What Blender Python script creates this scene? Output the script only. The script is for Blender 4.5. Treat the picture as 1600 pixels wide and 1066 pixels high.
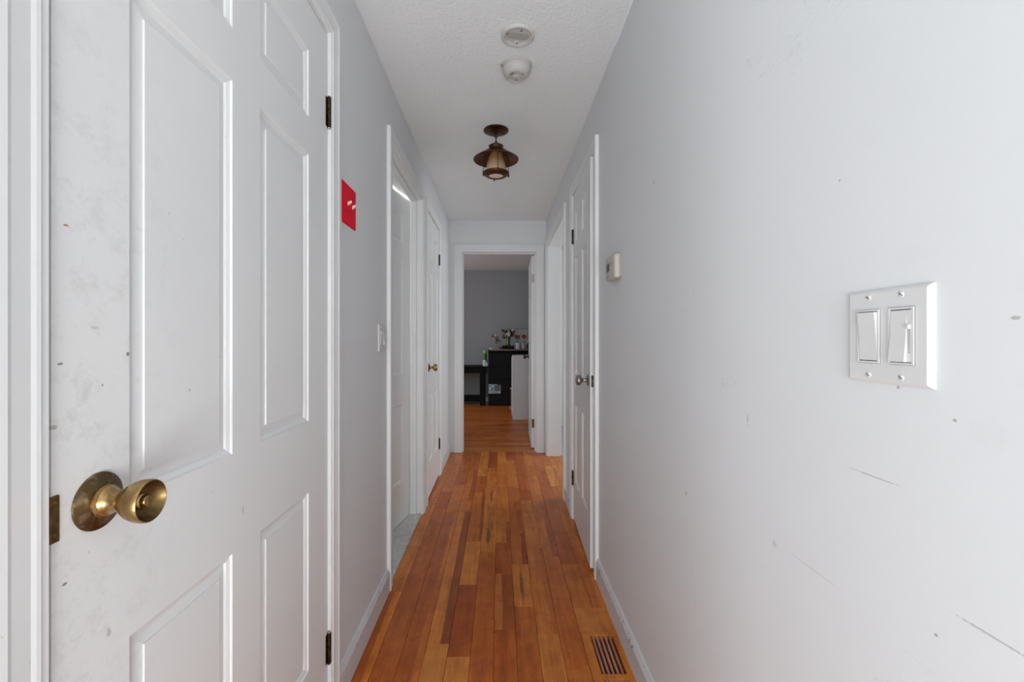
import bpy, bmesh, math, random
from mathutils import Vector, Matrix
random.seed(7)
PI = math.pi
for o in list(bpy.data.objects): bpy.data.objects.remove(o)
C = bpy.context.scene.collection

# ------------------------------------------------------------------ key dimensions (metres)
XL, XR = -0.515, 0.472          # hall side walls
YE = 4.55                       # wall at the end of the hall
ZC = 2.35                       # hall ceiling
WT = 0.115                      # wall thickness
CAMZ = 1.15

# ------------------------------------------------------------------ camera
cam = bpy.data.cameras.new('camera'); cam.sensor_width = 36; cam.lens = 36 * 700 / 1600
cam.shift_x = 19 / 1600; cam.shift_y = -3 / 1600; cam.clip_start = 0.02
co = bpy.data.objects.new('camera', cam); C.objects.link(co)
co.location = (0, 0, CAMZ); co.rotation_euler = (PI / 2, 0, 0)
bpy.context.scene.camera = co

# ------------------------------------------------------------------ world, exposure
sc = bpy.context.scene
sc.view_settings.view_transform = 'Standard'; sc.view_settings.look = 'None'
sc.view_settings.gamma = 1; sc.view_settings.use_curve_mapping = False
sc.view_settings.exposure = 0.12
w = bpy.data.worlds.new('world'); sc.world = w; w.use_nodes = True
w.node_tree.nodes['Background'].inputs[0].default_value = (0.72, 0.84, 1, 1)
w.node_tree.nodes['Background'].inputs[1].default_value = 1.0

# ------------------------------------------------------------------ daylight coming in at the windows, and added lamps
def area(name, loc, rot, sx, sy, power, col=(1, 1, 1)):
    l = bpy.data.lights.new(name, 'AREA'); l.shape = 'RECTANGLE'; l.size = sx; l.size_y = sy
    l.energy = power; l.color = col
    o = bpy.data.objects.new(name, l); C.objects.link(o); o.location = loc; o.rotation_euler = rot
    return o
area('daylight_side_window', (-3.46, -1.90, 1.45), (0, -PI / 2, 0), 1.5, 1.15, 32.0, (.98, .99, 1))
area('added_rear_light', (-0.45, -5.36, 1.10), (PI / 2, 0, 0), 1.8, 2.0, 25.0, (.97, .985, 1))  # unseen rear source, added to send light down the hall
area('fill_behind_camera', (-.05, -1.2, .60), (math.radians(132), 0, 0), 1.3, .8, 48.0, (.97, .985, 1))  # added fill lamp, lifts the hall walls and ceiling
area('daylight_right_room', (2.86, 4.10, 1.45), (0, PI / 2, 0), 1.5, 1.2, 36.0, (.98, .99, 1))
area('daylight_bathroom', (-2.26, 3.2, 1.6), (0, -PI / 2, 0), .8, .8, 140.0, (.98, .99, 1))
area('daylight_end_room', (-2.66, 6.6, 1.35), (0, -PI / 2, 0), 1.3, 1.3, 22.0, (.98, .99, 1))

# ------------------------------------------------------------------ helpers
class MB:
    def __init__(s): s.v = []; s.f = []
    def add(s, vs, fs):
        n = len(s.v); s.v += [tuple(p) for p in vs]; s.f += [tuple(i + n for i in f) for f in fs]; return s
    def box(s, x0, x1, y0, y1, z0, z1):
        return s.add([(x, y, z) for z in (z0, z1) for y in (y0, y1) for x in (x0, x1)],
                     [(0, 1, 3, 2), (4, 6, 7, 5), (0, 4, 5, 1), (1, 5, 7, 3), (3, 7, 6, 2), (2, 6, 4, 0)])
    def lathe(s, prof, c=(0, 0, 0), axis='Z', n=32, sgn=1, caps=True):
        vs = []; fs = []
        for r, h in prof:
            for k in range(n):
                a = 2 * PI * k / n; p = (r * math.cos(a), r * math.sin(a), h * sgn)
                if axis == 'Y': p = (p[0], p[2], p[1])
                if axis == 'X': p = (p[2], p[0], p[1])
                vs.append((c[0] + p[0], c[1] + p[1], c[2] + p[2]))
        m = len(prof)
        for i in range(m - 1):
            for k in range(n):
                fs.append((i * n + k, i * n + (k + 1) % n, (i + 1) * n + (k + 1) % n, (i + 1) * n + k))
        if caps and prof[0][0] > 1e-5: fs.append(tuple(range(n)))
        if caps and prof[-1][0] > 1e-5: fs.append(tuple((m - 1) * n + k for k in range(n)))
        return s.add(vs, fs)
    def tube(s, pts, r, n=8, closed=False):
        pts = [Vector(p) for p in pts]; m = len(pts); vs = []; fs = []
        for i, p in enumerate(pts):
            if closed: d = pts[(i + 1) % m] - pts[i - 1]
            else: d = pts[min(i + 1, m - 1)] - pts[max(i - 1, 0)]
            d.normalize(); up = Vector((0, 0, 1)) if abs(d.z) < .9 else Vector((1, 0, 0))
            a = d.cross(up).normalized(); b = d.cross(a)
            rr = r[i] if isinstance(r, (list, tuple)) else r
            for k in range(n):
                t = 2 * PI * k / n; vs.append(p + a * rr * math.cos(t) + b * rr * math.sin(t))
        for i in range(m if closed else m - 1):
            j = (i + 1) % m
            for k in range(n): fs.append((i * n + k, i * n + (k + 1) % n, j * n + (k + 1) % n, j * n + k))
        if not closed: fs += [tuple(range(n)), tuple((m - 1) * n + k for k in range(n))]
        return s.add(vs, fs)
    def build(s, name, m, parent=None, bevel=0, seg=2, smooth=False, kind=None, weld=True):
        me = bpy.data.meshes.new(name); me.from_pydata(s.v, [], s.f)
        bm = bmesh.new(); bm.from_mesh(me)
        if weld: bmesh.ops.remove_doubles(bm, verts=bm.verts, dist=1e-6)
        bmesh.ops.recalc_face_normals(bm, faces=bm.faces)
        if bevel:
            es = [e for e in bm.edges if len(e.link_faces) == 2 and e.calc_face_angle(0) > .6]
            bmesh.ops.bevel(bm, geom=es, offset=bevel, segments=seg, affect='EDGES', profile=.5)
        bm.to_mesh(me); bm.free()
        if smooth:
            for p in me.polygons: p.use_smooth = True
            me.set_sharp_from_angle(angle=math.radians(42))
        if m: me.materials.append(m)
        o = bpy.data.objects.new(name, me); C.objects.link(o)
        if parent: o.parent = parent
        if kind: o['kind'] = kind
        return o

def tag(o, label, cat, group=None, kind=None):
    o['label'] = label; o['category'] = cat
    if group: o['group'] = group
    if kind: o['kind'] = kind
    return o
def empty(name, loc=(0, 0, 0), rz=0, label=None, cat=None, group=None, kind=None):
    o = bpy.data.objects.new(name, None); C.objects.link(o); o.location = loc; o.rotation_euler = (0, 0, rz)
    o.empty_display_size = .05
    if label: tag(o, label, cat, group, kind)
    return o

# ------------------------------------------------------------------ materials
def mat(name, col=(.8, .8, .8), rough=.5, metal=0, spec=.5, coat=0):
    m = bpy.data.materials.new(name); m.use_nodes = True
    b = m.node_tree.nodes['Principled BSDF']
    b.inputs['Base Color'].default_value = (*col, 1); b.inputs['Roughness'].default_value = rough
    b.inputs['Metallic'].default_value = metal; b.inputs['Specular IOR Level'].default_value = spec
    b.inputs['Coat Weight'].default_value = coat
    return m
class NT:
    def __init__(s, m): s.nt = m.node_tree; s.b = s.nt.nodes['Principled BSDF']
    def n(s, t, **k):
        x = s.nt.nodes.new(t)
        for a, v in k.items(): setattr(x, a, v)
        return x
    def l(s, a, b): s.nt.links.new(a, b)
    def coords(s, kind='Object', scale=(1, 1, 1)):
        t = s.n('ShaderNodeTexCoord'); mp = s.n('ShaderNodeMapping'); mp.inputs['Scale'].default_value = scale
        s.l(t.outputs[kind], mp.inputs[0]); return mp.outputs[0]
    def noise(s, vec, scale, detail=4, rough=.5, dist=0):
        x = s.n('ShaderNodeTexNoise'); x.inputs['Scale'].default_value = scale
        x.inputs['Detail'].default_value = detail; x.inputs['Roughness'].default_value = rough
        x.inputs['Distortion'].default_value = dist
        s.l(vec, x.inputs['Vector']); return x.outputs['Fac']
    def ramp(s, fac, stops):
        x = s.n('ShaderNodeValToRGB'); e = x.color_ramp.elements
        while len(e) < len(stops): e.new(.5)
        for i, (p, c) in enumerate(stops):
            e[i].position = p; e[i].color = (*c, 1) if isinstance(c, tuple) else (c, c, c, 1)
        s.l(fac, x.inputs[0]); return x.outputs[0]
    def math(s, op, a, b=0, clamp=False):
        x = s.n('ShaderNodeMath', operation=op, use_clamp=clamp)
        for i, v in enumerate((a, b)):
            if hasattr(v, 'links'): s.l(v, x.inputs[i])
            else: x.inputs[i].default_value = v
        return x.outputs[0]
    def mix(s, fac, a, b, mode='MIX'):
        x = s.n('ShaderNodeMix', data_type='RGBA', blend_type=mode)
        for i, v in ((0, fac), (6, a), (7, b)):
            if hasattr(v, 'links'): s.l(v, x.inputs[i])
            else: x.inputs[i].default_value = v if i == 0 else (*v, 1)
        return x.outputs[2]
    def bump(s, h, strength, dist=.001, prev=None):
        x = s.n('ShaderNodeBump'); x.inputs['Strength'].default_value = strength; x.inputs['Distance'].default_value = dist
        s.l(h, x.inputs['Height'])
        if prev: s.l(prev, x.inputs['Normal'])
        return x.outputs[0]
    def base(s, c): s.l(c, s.b.inputs['Base Color'])
    def nrm(s, n): s.l(n, s.b.inputs['Normal'])
    def spot(s, co, c, r, soft=.4, wob=None):
        """0 outside, 1 inside a blob of radii r about c"""
        v = s.n('ShaderNodeVectorMath', operation='SUBTRACT'); s.l(co, v.inputs[0]); v.inputs[1].default_value = c
        d = s.n('ShaderNodeVectorMath', operation='DIVIDE'); s.l(v.outputs[0], d.inputs[0]); d.inputs[1].default_value = r
        ln = s.n('ShaderNodeVectorMath', operation='LENGTH'); s.l(d.outputs[0], ln.inputs[0])
        x = ln.outputs['Value']
        if wob: x = s.math('ADD', x, wob)
        mr = s.n('ShaderNodeMapRange'); mr.inputs[1].default_value = 1 + soft; mr.inputs[2].default_value = 1 - soft
        s.l(x, mr.inputs[0]); return mr.outputs[0]

# painted wall, with faint roller texture, smudges and hairline scratches
WALLC = (.735, .750, .765)
def paint_wall(name, col, marks=()):
    m = mat(name, col, .5, spec=.35); t = NT(m); co_ = t.coords()
    n1 = t.noise(co_, 1.6, 4); c = t.mix(t.ramp(n1, [(.3, 0.), (.75, 1.)]), col, tuple(x * .965 for x in col))
    sm = t.ramp(t.noise(co_, 7, 6, .6, .6), [(.62, 0.), (.78, 1.)])
    c = t.mix(t.math('MULTIPLY', sm, .05), c, (.30, .29, .28))
    # sparse hairline scratches
    for sc_, thr in (((1, 5, 22), .0045), ((1, 19, 6), .003)):
        cc = t.coords(scale=sc_)
        n2 = t.noise(cc, .9, 3, .5, .8)
        line = t.math('LESS_THAN', t.math('ABSOLUTE', t.math('SUBTRACT', n2, .62)), thr)
        gate = t.math('GREATER_THAN', t.noise(co_, 2.3, 2), .60)
        c = t.mix(t.math('MULTIPLY', t.math('MULTIPLY', line, gate), .13), c, (.34, .34, .34))
    wob = t.math('MULTIPLY', t.math('SUBTRACT', t.noise(co_, 240, 2), .5), 1.4)
    for p, r, colr, k in marks:
        c = t.mix(t.math('MULTIPLY', t.spot(co_, p, r, .25, wob), k), c, colr)
    t.base(c)
    b1 = t.bump(t.noise(co_, 90, 3), .10, .002)
    b2 = t.bump(t.noise(co_, 6, 3), .10, .006, b1); t.nrm(b2)
    return m
def wp(X, Y):                    # point on the right wall seen at a pixel of the photo frame
    y = XR * 700 / (X - 781); return (XR, y, CAMZ + (530 - Y) / 700 * y)
GR = (.26, .25, .24)
right_marks = [(wp(1312, 282), (.01, .0016, .0016), GR, .8), (wp(1492, 657), (.01, .002, .002), GR, .7),
               (wp(1403, 605), (.01, .002, .002), GR, .7), (wp(1463, 993), (.01, .0022, .0016), GR, .8),
               (wp(1072, 771), (.01, .006, .004), GR, .5), (wp(1085, 950), (.01, .0015, .02), GR, .35),
               (wp(1210, 850), (.01, .006, .006), GR, .25), (wp(1586, 497), (.01, .004, .002), GR, .6),
               (wp(1168, 655), (.01, .003, .012), GR, .3), (wp(1365, 745), (.01, .035, .0009), GR, .5),
               (wp(1550, 995), (.01, .03, .0012), GR, .5), (wp(1022, 285), (.01, .012, .004), GR, .35),
               (wp(1420, 400), (.01, .02, .012), GR, .03), (wp(1270, 890), (.01, .05, .0009), GR, .3),
               (wp(1308, 505), (.01, .018, .03), GR, .03), (wp(1545, 680), (.01, .02, .014), GR, .03)]
M_wall = paint_wall('wall_paint', WALLC)
M_wall_r = paint_wall('wall_paint_right', WALLC, right_marks)
M_endwall = paint_wall('end_room_paint', (.33, .34, .355))

def paint_trim(name, col=(.775, .785, .785), dirt=0.0, rough=.34, marks=()):
    m = mat(name, col, rough, spec=.45); t = NT(m); co_ = t.coords()
    n1 = t.noise(co_, 3, 4)
    c = t.mix(t.ramp(n1, [(.3, 0.), (.8, 1.)]), col, tuple(x * .95 for x in col))
    sm = t.ramp(t.noise(co_, 26, 6, .65, .1), [(.60, 0.), (.80, 1.)])
    c = t.mix(t.math('MULTIPLY', sm, .05), c, (.33, .31, .29))
    sp = t.ramp(t.noise(co_, 130, 2, .5), [(.775, 0.), (.80, 1.)])
    c = t.mix(t.math('MULTIPLY', sp, .5), c, (.25, .2, .16))
    wob = t.math('MULTIPLY', t.math('SUBTRACT', t.noise(co_, 240, 2), .5), 1.4)
    for p, r, colr, k in marks:
        f = t.math('MULTIPLY', t.spot(co_, p, r, .25, wob), k)
        c = t.mix(f, c, colr)
    if dirt:
        # hand grime around the latch side (object x measured from the hinge)
        s1 = t.spot(co_, (.80, 0, 1.02), (.13, 1, .46), .75)
        g = t.ramp(t.noise(co_, 30, 8, .78, .1), [(.50, 0.), (.72, 1.)])
        c = t.mix(t.math('MULTIPLY', t.math('MULTIPLY', s1, g), dirt), c, (.40, .37, .34))
        s2 = t.spot(co_, (.80, 0, .98), (.10, 1, .20), .7)
        c = t.mix(t.math('MULTIPLY', s2, .06), c, (.66, .55, .48))
    t.base(c)
    br = t.bump(t.noise(t.coords(scale=(70, 70, 2.5)), 2, 4), .07, .0015)
    t.nrm(t.bump(t.noise(co_, 45, 3), .06, .002, br))
    return m
def dp(X, Y):                    # door 1 face pixel -> its object coordinates
    y = 700 * .512 / (781 - X); return (1.328 - y, .0175, CAMZ + (530 - Y) / 700 * y - .012)
BR = (.20, .10, .05)
door_marks = [(dp(200, 553), (.003, .02, .0028), BR, .9), (dp(103, 352), (.0032, .02, .0014), (.5, .13, .05), .9),
              (dp(94, 569), (.003, .02, .0016), (.1, .09, .08), .8), (dp(84, 668), (.0045, .02, .0026), (.3, .27, .25), .7),
              (dp(160, 602), (.0015, .02, .0018), (.1, .09, .08), .7), (dp(170, 988), (.003, .02, .0055), (.42, .38, .33), .7),
              (dp(101, 913), (.0028, .02, .0018), (.1, .09, .08), .8), (dp(300, 610), (.002, .02, .002), (.2, .18, .17), .6),
              (dp(380, 797), (.003, .02, .007), (.4, .38, .36), .5), (dp(148, 512), (.005, .02, .002), (.4, .38, .36), .5)]
M_trim = paint_trim('trim_paint')
M_door1 = paint_trim('door_paint_worn', dirt=.42, marks=door_marks)
M_base = paint_trim('baseboard_paint', (.66, .67, .69))
t = NT(M_base); c_ = t.coords(); sp_ = t.n('ShaderNodeSeparateXYZ'); t.l(c_, sp_.inputs[0])
band = t.math('MULTIPLY', t.math('GREATER_THAN', sp_.outputs[2], .074), t.math('LESS_THAN', sp_.outputs[2], .094))
chips = t.math('MULTIPLY', band, t.ramp(t.noise(t.coords(scale=(1, 1, .6)), 62, 4, .6), [(.59, 0.), (.62, 1.)]))
prev = t.b.inputs['Base Color'].links[0].from_socket
t.base(t.mix(t.math('MULTIPLY', chips, .8), prev, (.16, .15, .14)))
M_jamb = M_trim

m = M_ceil = mat('ceiling_stipple', (.86, .885, .89), .75, spec=.25); t = NT(m); c_ = t.coords()
t.nrm(t.bump(t.noise(c_, 75, 5, .6), .8, .005, t.bump(t.noise(c_, 5, 3), .1, .006)))
t.base(t.mix(t.ramp(t.noise(c_, 1.5, 4), [(.3, 0.), (.7, 1.)]), (.86, .885, .89), (.84, .865, .87)))

# floor boards: colour from the object's own colour, grain from object space
def wood(name, along='Y', attr=False, rough=.30, knots=()):
    m = mat(name, (.4, .15, .05), rough, spec=.24, coat=0); t = NT(m)
    m.node_tree.nodes['Principled BSDF'].inputs['Coat Roughness'].default_value = .22
    oi = t.n('ShaderNodeObjectInfo'); tc = t.n('ShaderNodeTexCoord')
    off = t.n('ShaderNodeVectorMath', operation='ADD')
    mul = t.n('ShaderNodeMath', operation='MULTIPLY'); t.l(oi.outputs['Random'], mul.inputs[0]); mul.inputs[1].default_value = 37.0
    cmb = t.n('ShaderNodeCombineXYZ'); t.l(mul.outputs[0], cmb.inputs[0]); t.l(mul.outputs[0], cmb.inputs[1])
    t.l(tc.outputs['Object'], off.inputs[0]); t.l(cmb.outputs[0], off.inputs[1])
    mp = t.n('ShaderNodeMapping'); mp.inputs['Scale'].default_value = (1, .07, 1) if along == 'Y' else (.07, 1, 1)
    t.l(off.outputs[0], mp.inputs[0])
    if attr:
        a = t.n('ShaderNodeAttribute', attribute_name='tone'); colr = a.outputs['Color']
    else: colr = oi.outputs['Color']
    g1 = t.noise(mp.outputs[0], 45, 5, .6, .5)
    g2 = t.noise(mp.outputs[0], 210, 3, .6, .3)
    g3 = t.noise(mp.outputs[0], 14, 3, .5, .3)
    c = t.mix(t.ramp(g1, [(.36, 0.), (.66, 1.)]), colr, (.50, .42, .36), 'MULTIPLY')
    cc = t.mix(.55, colr, c)
    c = t.mix(t.math('MULTIPLY', t.ramp(g2, [(.45, 0.), (.72, 1.)]), .35), cc, t.mix(1.0, cc, (.55, .42, .38), 'MULTIPLY'))
    c = t.mix(t.math('MULTIPLY', t.ramp(g3, [(.52, 0.), (.68, 1.)]), .55), c, t.mix(1.0, c, (.62, .44, .36), 'MULTIPLY'))
    g4 = t.noise(off.outputs[0], 11, 6, .65, .6)
    c = t.mix(t.ramp(g4, [(.40, 0.), (.66, .65)]), c, t.mix(1.0, c, (.66, .55, .50), 'MULTIPLY'))
    # cathedral figure: fine crosswise ripples on some boards
    w_ = t.n('ShaderNodeTexWave', wave_type='BANDS', bands_direction='Y' if along == 'Y' else 'X')
    w_.inputs['Scale'].default_value = 24; w_.inputs['Distortion'].default_value = 2.2; w_.inputs['Detail'].default_value = 2
    w_.inputs['Detail Scale'].default_value = 1.6
    t.l(off.outputs[0], w_.inputs['Vector'])
    gate = t.ramp(t.noise(off.outputs[0], 3.2, 2), [(.48, 0.), (.64, 1.)])
    c = t.mix(t.math('MULTIPLY', t.math('MULTIPLY', w_.outputs['Fac'], gate), .16), c, t.mix(1.0, c, (.5, .38, .3), 'MULTIPLY'))
    if not attr:
        # sapwood and heartwood meeting inside one board
        sp = t.n('ShaderNodeAttribute', attribute_type='OBJECT', attribute_name='split')
        fc = t.n('ShaderNodeAttribute', attribute_type='OBJECT', attribute_name='split_tone')
        sep = t.n('ShaderNodeSeparateXYZ'); t.l(tc.outputs['Object'], sep.inputs[0])
        wv = t.math('MULTIPLY', t.math('SUBTRACT', t.noise(mp.outputs[0], 9, 3), .5), .07)
        d = t.math('ADD', t.math('SUBTRACT', sep.outputs[0], sp.outputs['Fac']), wv)
        msk = t.math('MULTIPLY', d, 260, True)
        cm = t.n('ShaderNodeCombineXYZ'); t.l(fc.outputs['Fac'], cm.inputs[0])
        t.l(t.math('POWER', fc.outputs['Fac'], 1.5), cm.inputs[1]); t.l(t.math('POWER', fc.outputs['Fac'], 1.55), cm.inputs[2])
        c = t.mix(msk, c, t.mix(1.0, c, cm.outputs[0], 'MULTIPLY'))
    wob = t.math('MULTIPLY', t.math('SUBTRACT', t.noise(tc.outputs['Object'], 42, 3), .5), 2.2)
    for p, r, k in knots:
        c = t.mix(t.math('MULTIPLY', t.spot(tc.outputs['Object'], p, r, .3, wob), k), c, (.17, .065, .022))
    t.base(c)
    t.l(t.ramp(t.noise(off.outputs[0], 9, 4), [(.3, rough - .05), (.7, rough + .1)]), t.b.inputs['Roughness'])
    t.nrm(t.bump(g2, .06, .001, t.bump(t.noise(off.outputs[0], 4, 2), .08, .004)))
    return m
M_plank = wood('cherry_toned_plank')
M_plank_streak = wood('plank_with_dark_streak', knots=[((.040, .18, 0), (.0075, .14, 1), .9)])
M_plank_knots = wood('plank_with_knots', knots=[((.038, .20, 0), (.012, .10, 1), .8), ((.058, .33, 0), (.006, .07, 1), .7),
                                                ((.045, .86, 0), (.010, .13, 1), .8), ((.028, .62, 0), (.005, .05, 1), .55)])
M_plank_flat = wood('board_floor_side_rooms')
M_plank_end = wood('board_floor_end_room', along='X', attr=True, rough=.33)
M_vent = wood('vent_wood', rough=.4)
M_dark = mat('dark_void', (.012, .010, .009), .9)
M_sub = mat('subfloor', (.03, .015, .008), .9)

def metal(name, c1, c2, rough, scale=60, lo=.35, hi=.7, met=1.0):
    m = mat(name, c1, rough, met); t = NT(m); co_ = t.coords()
    f = t.ramp(t.noise(co_, scale, 5, .65, .3), [(lo, 0.), (hi, 1.)])
    t.base(t.mix(f, c1, c2))
    t.l(t.ramp(f, [(0., rough), (1., min(1, rough + .25))]), t.b.inputs['Roughness'])
    t.nrm(t.bump(t.noise(co_, 120, 3), .08, .001)); return m
M_brass = metal('aged_brass', (.46, .30, .125), (.20, .125, .05), .26, 55, .45, .75)
M_brass_dark = metal('tarnished_brass', (.17, .115, .055), (.42, .35, .25), .36, 75, .50, .72)
M_brass_face = metal('shaded_brass_face', (.20, .13, .055), (.10, .065, .028), .38, 60, .4, .7)  # darkened brass paints the shade in the knob's hollow
M_strike = metal('strike_brass', (.10, .06, .025), (.22, .15, .08), .45, 90)
M_hinge = metal('old_hinge', (.05, .036, .022), (.28, .20, .11), .42, 70, .5, .75)
M_nickel = metal('aged_nickel', (.42, .38, .35), (.20, .17, .15), .25, 70)
M_copper = metal('lantern_copper', (.15, .055, .022), (.07, .032, .018), .34, 40)
M_bronze = metal('lantern_bronze', (.10, .058, .028), (.05, .03, .018), .4, 40)
M_black = mat('black_iron', (.02, .017, .015), .5)
m = M_glass = mat('amber_milk_glass', (.80, .62, .42), .35); t = NT(m)
tc = t.n('ShaderNodeTexCoord'); sp_ = t.n('ShaderNodeSeparateXYZ'); t.l(tc.outputs['Object'], sp_.inputs[0])
mr = t.n('ShaderNodeMapRange'); mr.inputs[1].default_value = -.085; mr.inputs[2].default_value = .02; t.l(sp_.outputs[2], mr.inputs[0])
t.base(t.mix(mr.outputs[0], (.66, .54, .42), (.34, .16, .055)))
m.node_tree.nodes['Principled BSDF'].inputs['Subsurface Weight'].default_value = .15
M_bulb = mat('frosted_lens', (.80, .68, .60), .4)
M_plastic = mat('switch_plastic', (.66, .66, .66), .5)
M_plastic2 = mat('switch_plastic_rocker', (.65, .65, .65), .55)
M_groove = mat('slider_groove', (.45, .45, .44), .6)
M_gap = mat('shadow_gap', (.03, .03, .03), .8)
M_red = mat('red_enamel', (.78, .002, .026), .55, spec=.12)
M_toggle = mat('toggle_ivory', (.80, .55, .50), .35)
M_therm = metal('thermostat_plastic', (.56, .52, .47), (.46, .40, .35), .45, 30, .4, .75, met=0)
M_lcd = mat('lcd', (.035, .032, .028), .2)
M_det = mat('detector_plastic', (.52, .50, .475), .5)
M_det2 = mat('detector_base_plastic', (.58, .58, .56), .5)
M_beige = mat('junction_plate', (.42, .40, .37), .6)
m = M_marble = mat('marble', (.5, .5, .48), .3); t = NT(m); c_ = t.coords()
v = t.ramp(t.math('ABSOLUTE', t.math('SUBTRACT', t.noise(c_, 9, 7, .65, 2.2), .5)), [(0., 0.), (.06, 1.)])
t.base(t.mix(v, (.42, .42, .40), (.58, .58, .565)))
def flat(name, col, rough=.5, metal_=0): return mat(name, col, rough, metal_)

# ------------------------------------------------------------------ wall-plane frames: P(u, v, w) with w proud of the wall into the hall
P_left = lambda u, v, w: (XL + w, u, v)
P_right = lambda u, v, w: (XR - w, u, v)
P_end = lambda u, v, w: (u, YE - w, v)
def pbox(mb, P, u0, u1, v0, v1, w0, w1):
    return mb.add([P(u, v, w_) for w_ in (w0, w1) for v in (v0, v1) for u in (u0, u1)],
                  [(0, 1, 3, 2), (4, 6, 7, 5), (0, 4, 5, 1), (1, 5, 7, 3), (3, 7, 6, 2), (2, 6, 4, 0)])
JT = .018
def wall(name, P, u0, u1, z1, openings, m, label, th=WT, z0=-.02):
    z1 -= .0016; mb = MB(); u = u0
    for a, b, h in openings:
        pbox(mb, P, u, a - JT, z0, z1, -th, 0); pbox(mb, P, a - JT, b + JT, h + JT, z1, -th, 0); u = b + JT
    pbox(mb, P, u, u1, z0, z1, -th, 0)
    return tag(mb.build(name, m, weld=False), label, 'wall', kind='structure')

CASE = [(0, .009), (.003, .0115), (.010, .0115), (.014, .0145), (.019, .0145), (.024, .0135), (.046, .0165), (.051, .0185), (.060, .0185), (.064, .0160), (.064, 0), (0, 0)]
FLATCASE = [(0, .012), (.003, .015), (.074, .016), (.077, .013), (.077, 0), (0, 0)]
def casing(P, a, b, h, name, label, stop=None, prof=CASE, th=WT, both=False, hide=()):
    """door lining: jamb, stops and mitred casing round the opening a..b x 0..h"""
    root = empty(name, P((a + b) / 2, 0, 0), 0, label, 'door casing', kind='structure')
    inv = Matrix.Translation(-Vector(root.location))
    def put(mb, n, mm=M_trim, **k):
        o = mb.build(n, mm, root, **k); o.data.transform(inv); return o
    r = .005; n = len(prof)
    def sweep(ends):
        mb = MB(); vs = []
        for e in (0, 1):
            for (q, w_) in prof: vs.append(ends[e](q + r, w_))
        fs = [(i, (i + 1) % n, n + (i + 1) % n, n + i) for i in range(n)] + [tuple(range(n)), tuple(range(n, 2 * n))]
        return mb.add(vs, fs)
    put(sweep([lambda q, w_: P(a - q, 0, w_), lambda q, w_: P(a - q, h + q, w_)]), 'side_casing')
    put(sweep([lambda q, w_: P(b + q, 0, w_), lambda q, w_: P(b + q, h + q, w_)]), 'side_casing')
    put(sweep([lambda q, w_: P(a - q, h + q, w_), lambda q, w_: P(b + q, h + q, w_)]), 'head_casing')
    if both:
        for u0, u1 in ((a - r - .064, a - r), (b + r, b + r + .064)):
            put(pbox(MB(), P, u0, u1, 0, h + .069, -th - .018, -th), 'side_casing', bevel=.003)
        put(pbox(MB(), P, a - r, b + r, h + r, h + .069, -th - .018, -th), 'head_casing', bevel=.003)
    put(pbox(MB(), P, a - JT, a, 0, h, -th, 0), 'jamb'); put(pbox(MB(), P, b, b + JT, 0, h, -th, 0), 'jamb')
    put(pbox(MB(), P, a - JT, b + JT, h, h + JT, -th, 0), 'head_jamb')
    if stop:
        s0, s1 = stop
        put(pbox(MB(), P, a, a + .011, 0, h - .011, s0, s1), 'door_stop', bevel=.002)
        put(pbox(MB(), P, b - .011, b, 0, h - .011, s0, s1), 'door_stop', bevel=.002)
        put(pbox(MB(), P, a, b, h - .011, h, s0, s1), 'door_stop', bevel=.002)
    return root

D1 = (.508, 1.331, 2.058); D2 = (2.112, 2.930, 2.058); D3 = (3.148, 3.757, 2.058)
D4 = (2.208, 2.855, 2.058); D5 = (3.262, 4.40, 2.056); DE = (-.381, .366, 2.03)
YLW = .30                        # the hall's left wall begins here; the room behind the camera opens to the left
w1 = wall('wall_left', P_left, YLW, YE + WT, ZC, [D1, D2, D3], M_wall, 'long grey left wall of the hall with three white doors in it')
w2 = wall('wall_right', P_right, -5.5, YE + WT, ZC, [D4, D5], M_wall_r, 'long grey right wall of the hall with scuffs and the large double switch')
w3 = wall('wall_far', P_end, XL, XR, ZC + .1, [DE], M_wall, 'short grey wall closing the far end of the hall around the open doorway')

# hall ceiling and the ceiling of the room behind
tag(MB().box(-3.6, XR, -5.5, YE, ZC, ZC + .1).build('ceiling', M_ceil), 'white stippled ceiling above the hall', 'ceiling', kind='structure')

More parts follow.
